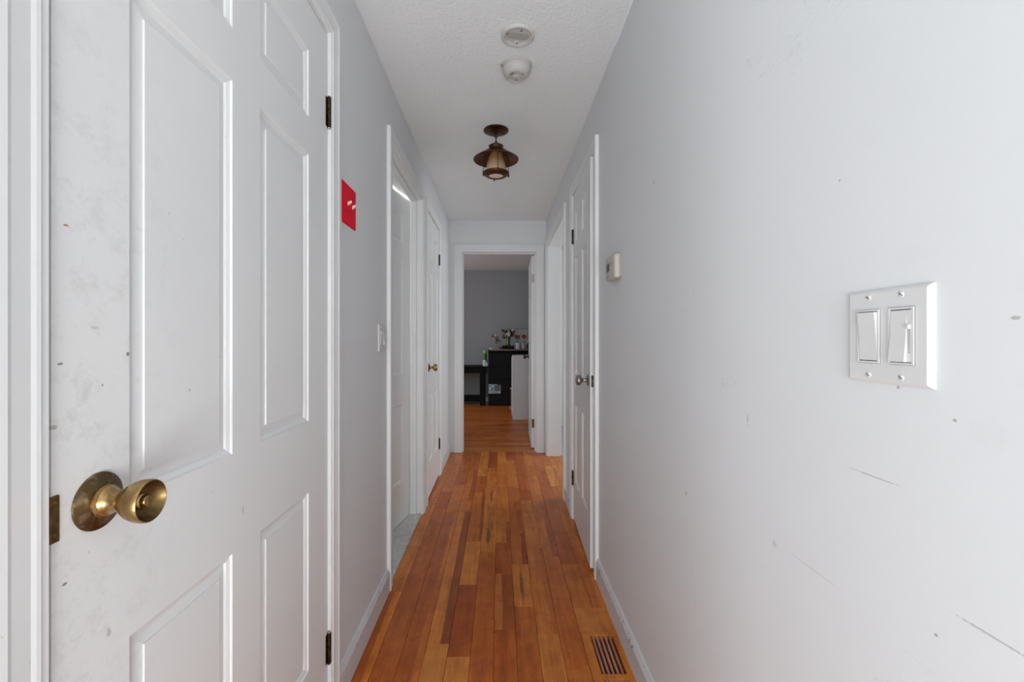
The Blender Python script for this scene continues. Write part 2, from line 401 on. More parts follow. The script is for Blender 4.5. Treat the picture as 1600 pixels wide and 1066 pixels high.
# ------------------------------------------------------------------ floor with individual boards
floor = tag(MB().box(-3.6, 3.1, -5.6, 8.4, -.06, -.019).build('floor', M_sub), 'orange brown hardwood floor running down the hall', 'floor', kind='structure')
W0, WP = -.0227, .0843
xs = {j: W0 + WP * j for j in range(-6, 7)}
xs[-6] = XL; xs[6] = XR
T = {0: (.46, .100, .016), 1: (.58, .150, .024), 2: (.67, .205, .035), 3: (.77, .270, .051), 4: (.83, .325, .066)}
cols = {
 -6: [(1.0, 1), (2.043, 3), (3.11, 2), (3.425, 2)],
 -5: [(1.0, 1), (2.607, 1.3), (3.04, .3), (3.37, 2), (3.72, 2)],
 -4: [(1.0, .8), (2.97, 2), (3.53, 1)],
 -3: [(1.0, 3.7), (1.691, 3), (2.98, 2), (3.19, 2), (3.91, 1.2)],
 -2: [(1.0, 3.5), (1.622, .25), (2.097, 3), (2.547, 2), (3.36, 1.2), (3.76, 3)],
 -1: [(1.0, 1), (1.831, 1.1), (2.42, 3), (3.5, 2), (4.01, 0)],
 0: [(1.0, .9), (1.774, 2.4), (2.196, .6), (2.53, 2.8), (2.83, 2.2), (3.49, 2), (4.107, 3)],
 1: [(1.0, 1.2), (1.925, 2.7), (2.29, 1.7), (2.652, 1), (3.144, 1.4), (3.47, 2.8), (4.25, .2)],
 2: [(1.0, 3.3), (1.747, 1.9), (2.46, 2.5), (3.197, .2), (3.39, 1)],
 3: [(1.0, 2), (1.563, 1), (2.37, 2), (3.087, 2), (3.41, 2.7), (3.77, 2.8)],
 4: [(1.917, 2), (2.29, .5), (2.66, .9), (3.66, .8), (4.01, 2)],
 5: [(1.917, 1.1), (2.607, 2.4), (3.04, 1.9), (3.50, 4), (4.055, 2)],
}
def tone(k):
    a = int(math.floor(k)); f = k - a; b = min(a + 1, 4)
    j = random.uniform(.95, 1.05)
    return tuple((T[a][i] * (1 - f) + T[b][i] * f) * j for i in range(3)) + (1,)
def plank(x0, x1, y0, y1, tn, m=None, split=None, turned=False):
    g = .0005; b = .0008; w_, l_ = x1 - x0 - 2 * g, y1 - y0 - 2 * g
    z = random.uniform(-.0002, .0002)
    mb = MB(); vs = [(0, 0, -.018), (w_, 0, -.018), (w_, l_, -.018), (0, l_, -.018),
          (0, 0, z - b), (w_, 0, z - b), (w_, l_, z - b), (0, l_, z - b), (b, b, z), (w_ - b, b, z), (w_ - b, l_ - b, z), (b, l_ - b, z)]
    fs = [(0, 3, 2, 1), (8, 9, 10, 11)]
    for i in range(4):
        j = (i + 1) % 4; fs += [(i, j, 4 + j, 4 + i), (4 + i, 4 + j, 8 + j, 8 + i)]
    if turned: pass
    o = mb.add(vs, fs).build('plank', m or M_plank, floor)
    o.location = (x0 + g, y0 + g, 0); o.color = tone(tn)
    o['split'] = split[0] if split else 1.0; o['split_tone'] = split[1] if split else 1.0
    return o
special = {(1, 1.925): M_plank_streak, (-1, 2.42): M_plank_knots}
splits = {(-3, 1.691): (.045, .50), (-3, 3.19): (.05, .7), (0, 1.774): (.030, .60), (1, 2.29): (.05, .55), (-4, 1.0): (.06, 1.35),
          (-2, 2.547): (.055, .66), (2, 1.747): (.06, .8), (0, 2.53): (.055, .6), (3, 2.37): (.05, .8), (-6, 1.0): (.035, 1.5), (5, 1.917): (.035, 1.35)}
for j, lst in cols.items():
    for i, (ya, tn) in enumerate(lst):
        yb = lst[i + 1][0] if i + 1 < len(lst) else YE + .02
        x0, x1 = xs[j], xs[j + 1]
        plank(x0, x1, ya, yb, tn, special.get((j, ya)), splits.get((j, ya)))
# boards passing through the right-hand doorway
x = XR
for k in range(3):
    for (ya, yb, tn) in [(3.25, 3.72, 2.6), (3.72, 4.12, 3.4), (4.12, 4.41, 2.4)]:
        plank(x, x + .0465, ya + .07 * (k % 2), min(yb + .07 * (k % 2), 4.41), tn + .2 * k)
    x += .0465
# board laid crosswise beside the wooden floor grille, and the ones round it
plank(xs[4], XR, 1.757, 1.917, 3.1); plank(xs[4], XR, 1.0, 1.247, 1.8)
# floors beyond the frame: neutral sheets added to keep bounce light from turning orange
MB().box(XR + .14, 3.1, 1.9, 6.0, -.018, .004).build('neutral_floor', flat('bounce_floor_grey', (.40, .42, .44), .9), floor)
for i, (a, b, c, d) in enumerate([(XL, XR, -.2, 1.0)]):
    o = MB().box(a, b, c, d, -.018, 0).build('floorboards', M_plank_flat, floor); o.color = (*T[2], 1)
    o['split'] = 5.0; o['split_tone'] = 1.0; o['kind'] = 'stuff'
MB().box(-3.6, XR, -5.6, -.2, -.018, .004).build('neutral_floor', flat('bounce_floor_pale', (.52, .52, .50), .9), floor)
MB().box(-3.6, XL, -.2, YLW, -.018, .004).build('neutral_floor', flat('bounce_floor_pale_2', (.52, .52, .50), .9), floor)
o = MB().box(-2.4, XL - WT - .005, 1.9, 4.5, -.018, .004).build('bathroom_tile', flat('bath_tile', (.5, .5, .48), .4), floor)

# end room: boards running across, joined (each is about two pixels high from here)
mb = MB(); tones = []
y = YE + .02
def eb(x0, x1, y0, y1, tn):
    g = .0006
    mb.box(x0 + g, x1 - g, y0 + g, y1 - g, -.018, random.uniform(-.0003, 0)); tones.append(tone(tn))
while y < 8.22:
    if y < 4.64: eb(DE[0], DE[1], y, y + .058, 3.0); y += .058; continue
    x = -2.8 + random.uniform(-.5, 0)
    while x < .62:
        L = random.uniform(.5, 1.3); eb(max(x, -2.8), min(x + L, .62), y, y + .082, random.choice([.8, 1.4, 1.9, 2.2, 2.5, 2.9, 3.3])); x += L
    y += .082
o = mb.build('floorboards', M_plank_end, floor, weld=False); o['kind'] = 'stuff'
ca = o.data.color_attributes.new('tone', 'FLOAT_COLOR', 'CORNER')
for p in o.data.polygons:
    for li in p.loop_indices: ca.data[li].color = tones[p.index // 6]

# marble threshold of the second left door
tag(MB().box(XL - WT - .01, XL + .004, D2[0], D2[1], -.012, .011).build('threshold', M_marble, bevel=.004),
    'grey veined marble threshold in the second doorway on the left', 'threshold', kind='structure')

# ------------------------------------------------------------------ baseboards
def baseboard(name, P, u0, u1, label):
    prof = [(0, 0), (0, .0145), (.083, .0145), (.087, .0125), (.101, .0055), (.103, 0)]
    mb = MB(); n = len(prof)
    mb.add([P(u, v, w_) for u in (u0, u1) for v, w_ in prof],
           [(i, (i + 1) % n, n + (i + 1) % n, n + i) for i in range(n)] + [tuple(range(n)), tuple(range(n, 2 * n))])
    return tag(mb.build(name, M_base), label, 'baseboard', kind='structure')
baseboard('baseboard_left', P_left, D1[1] + .0695, D2[0] - .0695, 'scuffed white baseboard on the left between the nearest door and the marble threshold')
baseboard('baseboard_left', P_left, D2[1] + .0695, D3[0] - .0695, 'short baseboard piece between the second and third left doors')
baseboard('baseboard_left', P_left, D3[1] + .0695, YE, 'baseboard on the left at the far end of the hall')
baseboard('baseboard_right', P_right, -5.3, D4[0] - .0695, 'chipped white baseboard on the right running past the floor grille')
baseboard('baseboard_right', P_right, D4[1] + .0695, D5[0] - .0695, 'short baseboard piece between the two right doorways')
baseboard('baseboard_right', P_right, D5[1] + .0695, YE, 'tiny baseboard piece in the far right corner of the hall')

# ------------------------------------------------------------------ casings
casing(P_left, *D1, 'trim_1', 'white moulded casing around the nearest left door', stop=(-.075, -.041))
casing(P_left, *D2, 'trim_2', 'white moulded casing around the bathroom doorway with the marble threshold', stop=(-.066, -.030), both=True)
casing(P_left, *D3, 'trim_3', 'narrow white casing around the farthest left door', stop=(-.075, -.041))
casing(P_right, *D4, 'trim_4', 'white casing around the ajar closet door on the right', stop=(-.075, -.045))
casing(P_right, *D5, 'trim_5', 'white casing around the bright open doorway on the far right', both=True)
casing(P_end, *DE, 'trim_6', 'broad flat white casing around the doorway at the end of the hall', stop=(-.066, -.030), prof=FLATCASE, both=True)

# ------------------------------------------------------------------ doors
ROWS = [(.248, .727), (.917, 1.634), (1.734, 1.913)]     # panel heights above the door's bottom edge
ST = [(0, 0), (.0012, .0012), (.003, .0034), (.011, .0062), (.0135, .0092)]
PN = [(.0135, .0092), (.016, .0092), (.0312, .0068), (.0322, .0042)]
def rings(mb, u0, u1, v0, v1, side, t_, prof, fill):
    vs = []; fs = []
    for q, d in prof:
        Y = side * (t_ / 2 - d)
        vs += [(u0 + q, Y, v0 + q), (u1 - q, Y, v0 + q), (u1 - q, Y, v1 - q), (u0 + q, Y, v1 - q)]
    for i in range(len(prof) - 1):
        for k in range(4): fs.append((4 * i + k, 4 * i + (k + 1) % 4, 4 * i + 4 + (k + 1) % 4, 4 * i + 4 + k))
    if fill: n = 4 * (len(prof) - 1); fs.append((n, n + 1, n + 2, n + 3))
    mb.add(vs, fs)
def door(name, loc, theta, W, us, label, m=M_trim, H=2.038, t_=.035):
    vc = [0] + [z for r in ROWS for z in r] + [H]; uc = [0] + [u for p in us for u in p] + [W]
    mb = MB()
    for s in (1, -1):
        for i in range(len(uc) - 1):
            for k in range(len(vc) - 1):
                if i in (1, 3) and k in (1, 3, 5): continue
                Y = s * t_ / 2
                mb.add([(uc[i], Y, vc[k]), (uc[i + 1], Y, vc[k]), (uc[i + 1], Y, vc[k + 1]), (uc[i], Y, vc[k + 1])], [(0, 1, 2, 3)])
        for u0, u1 in us:
            for v0, v1 in ROWS: rings(mb, u0, u1, v0, v1, s, t_, ST, False)
    h = t_ / 2
    mb.add([(0, -h, 0), (0, h, 0), (0, h, H), (0, -h, H)], [(0, 1, 2, 3)]); mb.add([(W, -h, 0), (W, h, 0), (W, h, H), (W, -h, H)], [(0, 1, 2, 3)])
    mb.add([(0, -h, 0), (W, -h, 0), (W, h, 0), (0, h, 0)], [(0, 1, 2, 3)]); mb.add([(0, -h, H), (W, -h, H), (W, h, H), (0, h, H)], [(0, 1, 2, 3)])
    o = mb.build(name, m); o.location = loc; o.rotation_euler = (0, 0, theta)
    tag(o, label, 'door', kind='structure')
    for u0, u1 in us:
        for v0, v1 in ROWS:
            pm = MB(); rings(pm, u0, u1, v0, v1, 1, t_, PN, True); rings(pm, u0, u1, v0, v1, -1, t_, PN, True)
            pm.build('panel', m, o)
    return o
def hinge(parent, loc, plate_dir, rz=0, m=M_hinge, h=.089):
    """barrel with five knuckles and tips, standing proud; a leaf on each side"""
    mb = MB(); g = .0008; k5 = h / 5
    for k in range(5): mb.lathe([(.0045, 0), (.0062, .0006), (.0062, k5 - g), (.0045, k5)], (0, 0, -h / 2 + k * k5), n=14)
    o = mb.build('hinge', m, parent, smooth=True); o.location = loc; o.rotation_euler = (0, 0, rz)
    lf = MB()
    lf.box(.002, .013, -.008, -.0045, -h / 2 + .001, h / 2 - .001); lf.box(-.011, -.002, -.008, -.0045, -h / 2 + .001, h / 2 - .001)
    l_ = lf.build('hinge_leaf', m, o); 
    p = MB().lathe([(.0, .0042), (.003, .0035), (.0042, .001), (.0030, 0), (.0030, -.001)], (0, 0, h / 2 + .0006), n=12)
    p.lathe([(.0030, .001), (.0030, 0), (.0042, -.001), (.003, -.0035), (0, -.0042)], (0, 0, -h / 2 - .0006), n=12)
    p.build('pin_tip', M_nickel, o, smooth=True)
    return o
US = lambda W, a, b, c: [(a, (W - b) / 2), ((W + b) / 2, W - c)]

# door 1 : nearest left, brass privacy knob
d1 = door('door_1', (XL + .003 - .0175, 1.328, .012), -PI / 2, .817, [(.128, .370), (.470, .709)],
          'worn white six-panel door nearest on the left with a brass knob', M_door1)
def privacy_knob(parent, u, v, side, s=1.0):
    # parts all stand on the face of the leaf: local Y outwards
    r = empty('door_knob'); r.parent = parent; r.location = (u, side * .0175, v)
    L = lambda prof, nm, m_, n=56: MB().lathe([(a * s, b * s) for a, b in prof], (0, 0, 0), 'Y', n, side, False).build(nm, m_, r, smooth=True)
    L([(.0, 0), (.0355, 0), (.0362, .001), (.0355, .0028), (.031, .0046), (.024, .0070), (.019, .0095), (.0, .0095)], 'rosette', M_brass_dark)
    L([(.0, .009), (.0205, .009), (.0210, .0105), (.0205, .0125), (.0185, .0135), (.0180, .0165), (.0155, .0185), (.0140, .022), (.0130, .030),
       (.0135, .0350), (.0165, .0378), (.0205, .0415), (.0240, .0475), (.0262, .0550), (.0270, .0625), (.0268, .0665), (.0260, .0685), (.0251, .0684)], 'knob_head', M_brass)
    L([(.0251, .0684), (.0232, .0645), (.0205, .0595), (.0165, .0560), (.0120, .0545), (0, .0542)], 'knob_face', M_brass_face)
    L([(.0, .052), (.0100, .052), (.0102, .0575), (.0088, .0585), (.0080, .0590), (.0078, .0635), (.0068, .0648), (.0, .0648)], 'turn_button', M_brass, 32)
    b = MB().box(-.0012, .0012, 0, .0008, -.0058, .0058).build('button_slot', M_brass_dark, r)
    b.location = (0, side * .0646 - (0 if side > 0 else .0008), 0); b.rotation_euler = (0, -.12, 0)
    return r
privacy_knob(d1, .817 - .0595, .932, 1)
for z in (1.811, .221): hinge(d1, (-.0015, .0175 + .0052, z), 1)
# strike plate of door 1, curling over the edge of the jamb
stp = empty('strike_plate', (XL + .004, .513, .943), 0, 'dark tarnished strike plate beside the brass knob, on the edge of the nearest left door', 'strike plate')
MB().box(-.001, .0016, -.0055, .0060, -.027, .027).build('plate', M_strike, stp, bevel=.0012)
MB().lathe([(0, .0006), (.0022, .0006), (.0026, 0)], (.0016, .001, .019), 'X', 10).build('screw', M_brass_dark, stp)
MB().lathe([(0, .0006), (.0022, .0006), (.0026, 0)], (.0016, .001, -.019), 'X', 10).build('screw', M_brass_dark, stp)

# door 2 : bathroom door, ajar inwards
d2 = door('door_2', (-.602, 2.922, .016), math.radians(-101.7), .80, US(.80, .115, .10, .115), 'white six-panel bathroom door standing ajar above the marble threshold', H=2.030)
# door 3 : farthest left, closed
d3 = door('door_3', (XL + .004 - .0175, 3.753, .012), -PI / 2, .601, US(.601, .095, .085, .095), 'white six-panel closet door farthest on the left with small brass knob')
for z in (1.80, .262): hinge(d3, (-.0015, .0175 + .0052, z), 1)
def round_knob(parent, u, v, side, m1, m2, nm='door_knob'):
    r = empty(nm); r.parent = parent; r.location = (u, side * .0175, v)
    L = lambda prof, n_, m_, n=32: MB().lathe(prof, (0, 0, 0), 'Y', n, side).build(n_, m_, r, smooth=True)
    L([(0, 0), (.030, 0), (.031, .0015), (.029, .004), (.020, .007), (.014, .010), (0, .010)], 'rosette', m2)
    L([(0, .008), (.0125, .009), (.0100, .014), (.0085, .024), (.0105, .031), (.0180, .0345), (.0250, .0400), (.0270, .0480), (.0255, .0560), (.0200, .0615), (.0100, .0640), (0, .0645)], 'knob_head', m1)
    return r
round_knob(d3, .601 - .06, .934, 1, M_brass, M_brass_dark)
# door 4 : right closet door, ajar into the hall
d4 = door('door_4', (.4860, 2.850, .016), math.radians(-91.9), .633, US(.633, .095, .088, .095), 'white six-panel closet door standing ajar on the right with nickel knob')
round_knob(d4, .633 - .06, .925, -1, M_nickel, M_nickel)
for z in (1.785, .251): hinge(d4, (-.0015, -.0175 - .0052, z), 1, PI)
lp = MB().box(0, .0012, -.013, .013, -.029, .029).build('latch_plate', M_hinge, d4, bevel=.0004); lp.location = (.633, 0, .925)
MB().box(0, .007, -.006, .006, -.008, .008).build('latch_bolt', M_brass_dark, lp, bevel=.002).location = (.0012, 0, 0)
# end room door, opened back against its wall
de = door('door_5', (.3470, 4.684, .014), math.radians(88.6), .742, US(.742, .11, .10, .11), 'white six-panel door at the end of the hall opened back and seen edge-on', H=2.006)
round_knob(de, .742 - .06, .925, 1, M_black, M_black)
for z in (1.77, .255):
    q = MB().box(-.0015, 0, -.014, .014, -.045, .045).build('hinge_leaf', M_strike if z < 1 else M_nickel, de, bevel=.0004); q.location = (0, 0, z)

# ------------------------------------------------------------------ wall plates
def rounded_plate(w_, h_, t_, inset=.0035):
    """plate in local X (width), Z (height), face at -Y"""
    mb = MB(); a, b = w_ / 2, h_ / 2
    pr = [(0, 0), (0, -.0015), (.0012, -.0032), (inset, -t_ + .0006), (inset + .0015, -t_)]
    vs = []; fs = []
    for q, y_ in pr: vs += [(-a + q, y_, -b + q), (a - q, y_, -b + q), (a - q, y_, b - q), (-a + q, y_, b - q)]
    for i in range(len(pr) - 1):
        for k in range(4): fs.append((4 * i + k, 4 * i + (k + 1) % 4, 4 * i + 4 + (k + 1) % 4, 4 * i + 4 + k))
    n = 4 * (len(pr) - 1); fs.append((n, n + 1, n + 2, n + 3)); fs.append((0, 1, 2, 3))
    return mb.add(vs, fs)
def screw(parent, x, z, t_, m, r=.0032, rot=0):
    s = MB().lathe([(0, -.0012), (r * .75, -.0011), (r, -.0004), (r, 0)], (0, 0, 0), 'Y', 14).build('screw', m, parent, smooth=True)
    s.location = (x, -t_, z)
    q = MB().box(-r * .8, r * .8, -.0014, -.0010, -.0004, .0004).build('screw_slot', M_gap, s); q.rotation_euler = (0, rot, 0)
def rocker_switch(name, loc, rz, label, t_=.0062, tilts=(.10, -.08)):
    root = empty(name, loc, rz, label, 'light switch')
    rounded_plate(.117, .117, t_).build('wall_plate', M_plastic, root, bevel=.0006)
    for x, tl, dim in ((-.023, tilts[0], False), (.023, tilts[1], True)):
        g = MB().box(x - .0170, x + .0170, -t_ - .0003, -t_ + .001, -.0338, .0338).build('opening', M_gap, root)
        fr = MB()
        for (a, b, c, d) in ((-.0166, -.0142, -.0334, .0334), (.0142, .0166, -.0334, .0334), (-.0142, .0142, -.0334, -.0310), (-.0142, .0142, .0310, .0334)):
            fr.box(x + a, x + b, -t_ - .0016, -t_, c, d)
        fr.build('rocker_frame', M_plastic, root, weld=False)
        k = MB(); w_ = .0135 if not dim else .0108; ox = 0 if not dim else -.0027
        hh = .0300; dz = .0025
        a, b = (-t_ - .0012, -t_ - .0048) if tl > 0 else (-t_ - .0048, -t_ - .0012)
        m_ = -t_ - .0022
        k.add([(-w_, -t_, -hh), (w_, -t_, -hh), (w_, -t_, hh), (-w_, -t_, hh), (-w_, a, -hh), (w_, a, -hh), (w_, m_, 0), (w_, b, hh), (-w_, b, hh), (-w_, m_, 0)],
              [(0, 1, 2, 3), (4, 5, 6, 9), (9, 6, 7, 8), (0, 1, 5, 4), (3, 2, 7, 8), (0, 4, 9, 8, 3), (1, 5, 6, 7, 2)])
        r_ = k.build('rocker', M_plastic2, root, bevel=.0005); r_.location = (x + ox, 0, 0)
        if dim:
            sl = MB().box(x + .0086, x + .0138, -t_ - .0014, -t_, -.0300, .0300).build('slider_track', M_plastic, root)
            MB().box(x + .0100, x + .0126, -t_ - .0016, -t_, -.0200, .0080).build('slider_groove', M_groove, sl)
            MB().box(x + .0096, x + .0130, -t_ - .0042, -t_, .0080, .0130).build('slider', M_plastic2, sl, bevel=.0006)
    for x in (-.023, .023):
        for z in (-.0484, .0484): screw(root, x, z, t_, M_plastic2, .0035, .6)
    return root
# local -Y must face the hall: right wall -> world -x ; left wall -> world +x
rocker_switch('light_switch', (XR, .5425, 1.1535), -PI / 2, 'large white double rocker switch plate close up on the right wall')
rocker_switch('light_switch', (XL, 1.950, 1.155), PI / 2, 'white double rocker switch plate on the left wall before the marble threshold')
red = empty('light_switch', (XL, 1.524, 1.602), PI / 2, 'bright red switch plate with two pale toggles on the left wall', 'light switch')
rounded_plate(.131, .138, .0055).build('wall_plate', M_red, red, bevel=.0006)
for x in (-.023, .023):
    MB().box(x - .0055, x + .0055, -.0066, -.005, -.0125, .0125).build('toggle_collar', M_red, red, bevel=.0006)
    tg = MB().add([(x - .0042, -.005, -.006), (x + .0042, -.005, -.006), (x + .0042, -.005, .007), (x - .0042, -.005, .007),
                   (x - .0034, -.0195, .0050), (x + .0034, -.0195, .0050), (x + .0034, -.0180, .0118), (x - .0034, -.0180, .0118)],
                  [(0, 1, 2, 3), (4, 5, 6, 7), (0, 1, 5, 4), (1, 2, 6, 5), (2, 3, 7, 6), (3, 0, 4, 7)]).build('toggle', M_toggle, red, bevel=.0008)
    for z in (-.030, .030): screw(red, x, z, .0055, M_red, .003, 1.2)

# thermostat
th = empty('thermostat', (XR, 1.800, 1.436), -PI / 2, 'small off-white wall thermostat with dark screen on the right wall', 'thermostat')
MB().box(-.0660, .0660, -.0040, 0, -.0420, .0420).build('back_plate', M_therm, th, bevel=.003)
MB().box(-.0745, .0745, -.0305, -.0035, -.0490, .0490).build('case', M_therm, th, bevel=.0125, seg=5, smooth=True)
MB().box(-.0500, -.0020, -.0309, -.0290, -.0160, .0230).build('screen_bezel', flat('bezel', (.38, .36, .33), .4), th, bevel=.0008)
MB().box(-.0450, -.0070, -.0314, -.0300, -.0120, .0190).build('screen', M_lcd, th)
for z in (.014, -.006):
    MB().add([(.018, -.0316, z - .005), (.030, -.0316, z - .005), (.024, -.0316, z + (.006 if z > 0 else -.016)), (.018, -.0295, z - .005), (.030, -.0295, z - .005), (.024, -.0295, z + (.006 if z > 0 else -.016))],
             [(0, 1, 2), (3, 4, 5), (0, 1, 4, 3), (1, 2, 5, 4), (2, 0, 3, 5)]).build('arrow_button', flat('btn%.3f' % z, (.33, .31, .29), .5), th)
for x in (-.045, -.020):
    MB().box(x - .007, x + .007, -.0312, -.0295, -.0340, -.0260).build('button', flat('tbtn%.3f' % x, (.40, .37, .34), .5), th, bevel=.0006)
MB().box(-.0730, .0730, -.0200, -.0190, -.0340, -.0325).build('seam', M_gap, th)
MB().box(.0714, .0724, -.0200, -.0190, -.0325, .0480).build('seam', M_gap, th)

# ------------------------------------------------------------------ ceiling things
dt = empty('smoke_detector_bracket', (.0713, 1.765, ZC), 0, 'empty white round detector mounting base on the ceiling nearest the camera', 'detector base')
MB().lathe([(0, -.001), (.0660, -.001), (.0660, -.004), (.0645, -.009), (.0600, -.0120), (.0535, -.0125), (.0515, -.0110), (.0510, -.0040), (0, -.0040)], n=56).build('mounting_ring', M_det2, dt, smooth=True)
MB().lathe([(.0470, -.0040), (.0470, -.0085), (.0490, -.0095), (.0505, -.0085), (.0505, -.0040)], n=48, caps=False).build('inner_ring', M_det2, dt, smooth=True)
pl = MB(); pts = []
for k in range(28):
    a = 2 * PI * k / 28; x_ = .044 * math.copysign(abs(math.cos(a)) ** .55, math.cos(a)); y_ = .0215 * math.copysign(abs(math.sin(a)) ** .8, math.sin(a))
    if abs(math.sin(a)) > .8: y_ *= .93
    pts.append((x_, y_))
pl.add([(a, b, z) for z in (-.0035, -.0068) for a, b in pts], [tuple(range(28)), tuple(range(28, 56))] + [(k, (k + 1) % 28, 28 + (k + 1) % 28, 28 + k) for k in range(28)])
p_ = pl.build('junction_plate', M_beige, dt); p_.rotation_euler = (0, 0, .17)
for k, (x_, y_) in enumerate([(-.006, .036), (.008, -.037), (-.047, -.020), (.048, .013)]):
    b = MB().box(-.008, .008, -.004, .004, -.0085, -.0035).build('bracket', M_det2, dt, bevel=.001); b.location = (x_, y_, 0); b.rotation_euler = (0, 0, .5 * k)
    s = MB().lathe([(.0030, -.0035), (.0030, -.0100), (0, -.0104)], n=10).build('screw', M_gap, dt); s.location = (x_ + .004, y_ + .002, 0)
sd = empty('smoke_detector', (.0735, 1.962, ZC), 0, 'yellowed white round smoke detector on the ceiling behind the empty base', 'smoke detector')
MB().lathe([(0, -.0005), (.0670, -.0005), (.0675, -.004), (.0665, -.010), (.0630, -.0125), (0, -.0125)], n=56).build('base_ring', M_det, sd, smooth=True)
MB().lathe([(.0615, -.0120), (.0622, -.0180), (.0600, -.0300), (.0540, -.0410), (.0460, -.0480), (.0420, -.0505), (.0385, -.0510), (.0380, -.0490), (0, -.0485)], n=56).build('cover', M_det, sd, smooth=True)
MB().lathe([(.0170, -.0480), (.0165, -.0500), (.0125, -.0518), (0, -.0522)], (0, .006, 0), n=28).build('test_button', M_det, sd, smooth=True)
for x_, y_ in ((-.024, -.016), (-.018, -.024), (.026, -.018), (.001, .028)):
    MB().lathe([(.0030, -.0475), (.0030, -.0500), (0, -.0501)], (x_, y_, 0), n=12).build('vent_hole', M_gap, sd)
for a in (2.2, 3.35):
    q = MB().box(-.004, .004, -.0015, .0015, -.011, -.006).build('slot', M_gap, sd); q.location = (.0675 * math.cos(a), .0675 * math.sin(a), 0); q.rotation_euler = (0, 0, a + PI / 2)

# hanging lantern
ln = empty('ceiling_lantern', (-.022, 2.57, ZC), 0, 'copper nautical ceiling lantern with amber glass, unlit', 'ceiling light')
MB().lathe([(0, -.0005), (.0700, -.0005), (.0720, -.0030), (.0715, -.0065), (.0640, -.0110), (.0480, -.0160), (.0260, -.0195), (.0120, -.0225), (.0, -.0235)], n=48).build('canopy', M_copper, ln, smooth=True)
lk = MB()
for zc, rot in ((-.034, 0.2), (-.056, 1.6), (-.077, .4)):
    pts = []
    for k in range(14):
        a = 2 * PI * k / 14; u = .0068 * math.cos(a); v_ = .0145 * math.sin(a)
        pts.append((u * math.cos(rot), u * math.sin(rot), zc + v_))
    lk.tube(pts, .0026, 7, True)
lk.build('chain', M_black, ln, smooth=True)
MB().lathe([(0, -.086), (.006, -.087), (.030, -.089), (.0415, -.092), (.0425, -.097), (.0390, -.101), (.0385, -.112), (.0430, -.117), (.0560, -.124), (.0690, -.130),
            (.0700, -.135), (.0655, -.137), (.0600, -.138), (.0420, -.134), (.0360, -.130), (0, -.128)], n=48).build('crown', M_bronze, ln, smooth=True)
MB().lathe([(.0480, -.138), (.0700, -.136), (.1000, -.150), (.1270, -.168), (.1295, -.170), (.1290, -.1725), (.1262, -.1712), (.0990, -.1535), (.0690, -.1400), (.0480, -.1415)], n=56, caps=False).build('shade_brim', M_copper, ln, smooth=True)
g_ = MB().lathe([(0, -.1320), (.0350, -.1330), (.0390, -.1450), (.0460, -.1700), (.0530, -.1980), (.0600, -.2350), (.0605, -.2430), (.0540, -.2470), (0, -.2475)], n=48)
g_.v = [(a, b, c + .19) for a, b, c in g_.v]
go = g_.build('glass_chimney', M_glass, ln, smooth=True); go.location = (0, 0, -.19)
MB().lathe([(.0460, -.2500), (.0640, -.2400), (.0750, -.2460), (.0755, -.2500), (.0720, -.2560), (.0580, -.2650), (.0440, -.2680), (.0430, -.2650), (.0460, -.2500)], n=48, caps=False).build('bottom_ring', M_copper, ln, smooth=True)
MB().lathe([(.0445, -.2560), (.0445, -.2620), (.0300, -.2665), (0, -.2690)], n=32).build('bottom_lens', M_bulb, ln, smooth=True)
for k in range(4):
    a = PI / 2 * k + PI / 4 + .15 + PI / 4; c, s = math.cos(a), math.sin(a)
    MB().tube([(.066 * c, .066 * s, -.134), (.0655 * c, .0655 * s, -.150), (.070 * c, .070 * s, -.200), (.0735 * c, .0735 * s, -.245)], .0021, 7).build('guard_rod', M_black, ln, smooth=True)
    MB().lathe([(0, -.242), (.0045, -.243), (.0045, -.262), (.0030, -.268), (0, -.270)], (.073 * c, .073 * s, 0), n=12).build('foot', M_bronze, ln, smooth=True)

# ------------------------------------------------------------------ wooden floor grille
vt = empty('floor_vent', (.392, 1.502, 0), 0, 'flush wooden floor grille with dark slots beside the right baseboard', 'floor vent')
fx0, fx1, fy0, fy1 = xs[4] + .001, XR - .001, 1.248, 1.756
sx0, sx1 = .349, .436; rows_ = [(1.295, 1.513), (1.536, 1.739)]
mb = MB()
def vb(a, b, c, d, z0=-.018, z1=.0012): mb.box(a - .392, b - .392, c - 1.502, d - 1.502, z0, z1)
vb(fx0, sx0, fy0, fy1); vb(sx1, fx1, fy0, fy1)
ys = [fy0, rows_[0][0], rows_[0][1], rows_[1][0], rows_[1][1], fy1]
for a, b in ((ys[0], ys[1]), (ys[2], ys[3]), (ys[4], ys[5])): vb(sx0, sx1, a, b)
o = mb.build('frame', M_vent, vt, weld=False); o.color = tone(2.4); o['split'] = 5.; o['split_tone'] = 1.
MB().box(sx0 - .392, sx1 - .392, rows_[0][0] - 1.502, rows_[1][1] - 1.502, -.0185, -.0175).build('duct', M_dark, vt)
sw = (sx1 - sx0) / 6.0; slot = .0078
for (ya, yb) in rows_:
    for k in range(5):
        a = sx0 + slot * .8 + k * (sx1 - sx0 - slot * .8) / 5 * 1.0; b = a + (sx1 - sx0 - slot * .8) / 5 - slot
        s = MB().box(a - .392, b - .392, ya - 1.502, yb - 1.502, -.016, -.0004).build('slat', M_vent, vt, bevel=.0008, seg=1)
        s.color = (.62, .27, .17, 1); s['split'] = 5.; s['split_tone'] = 1.

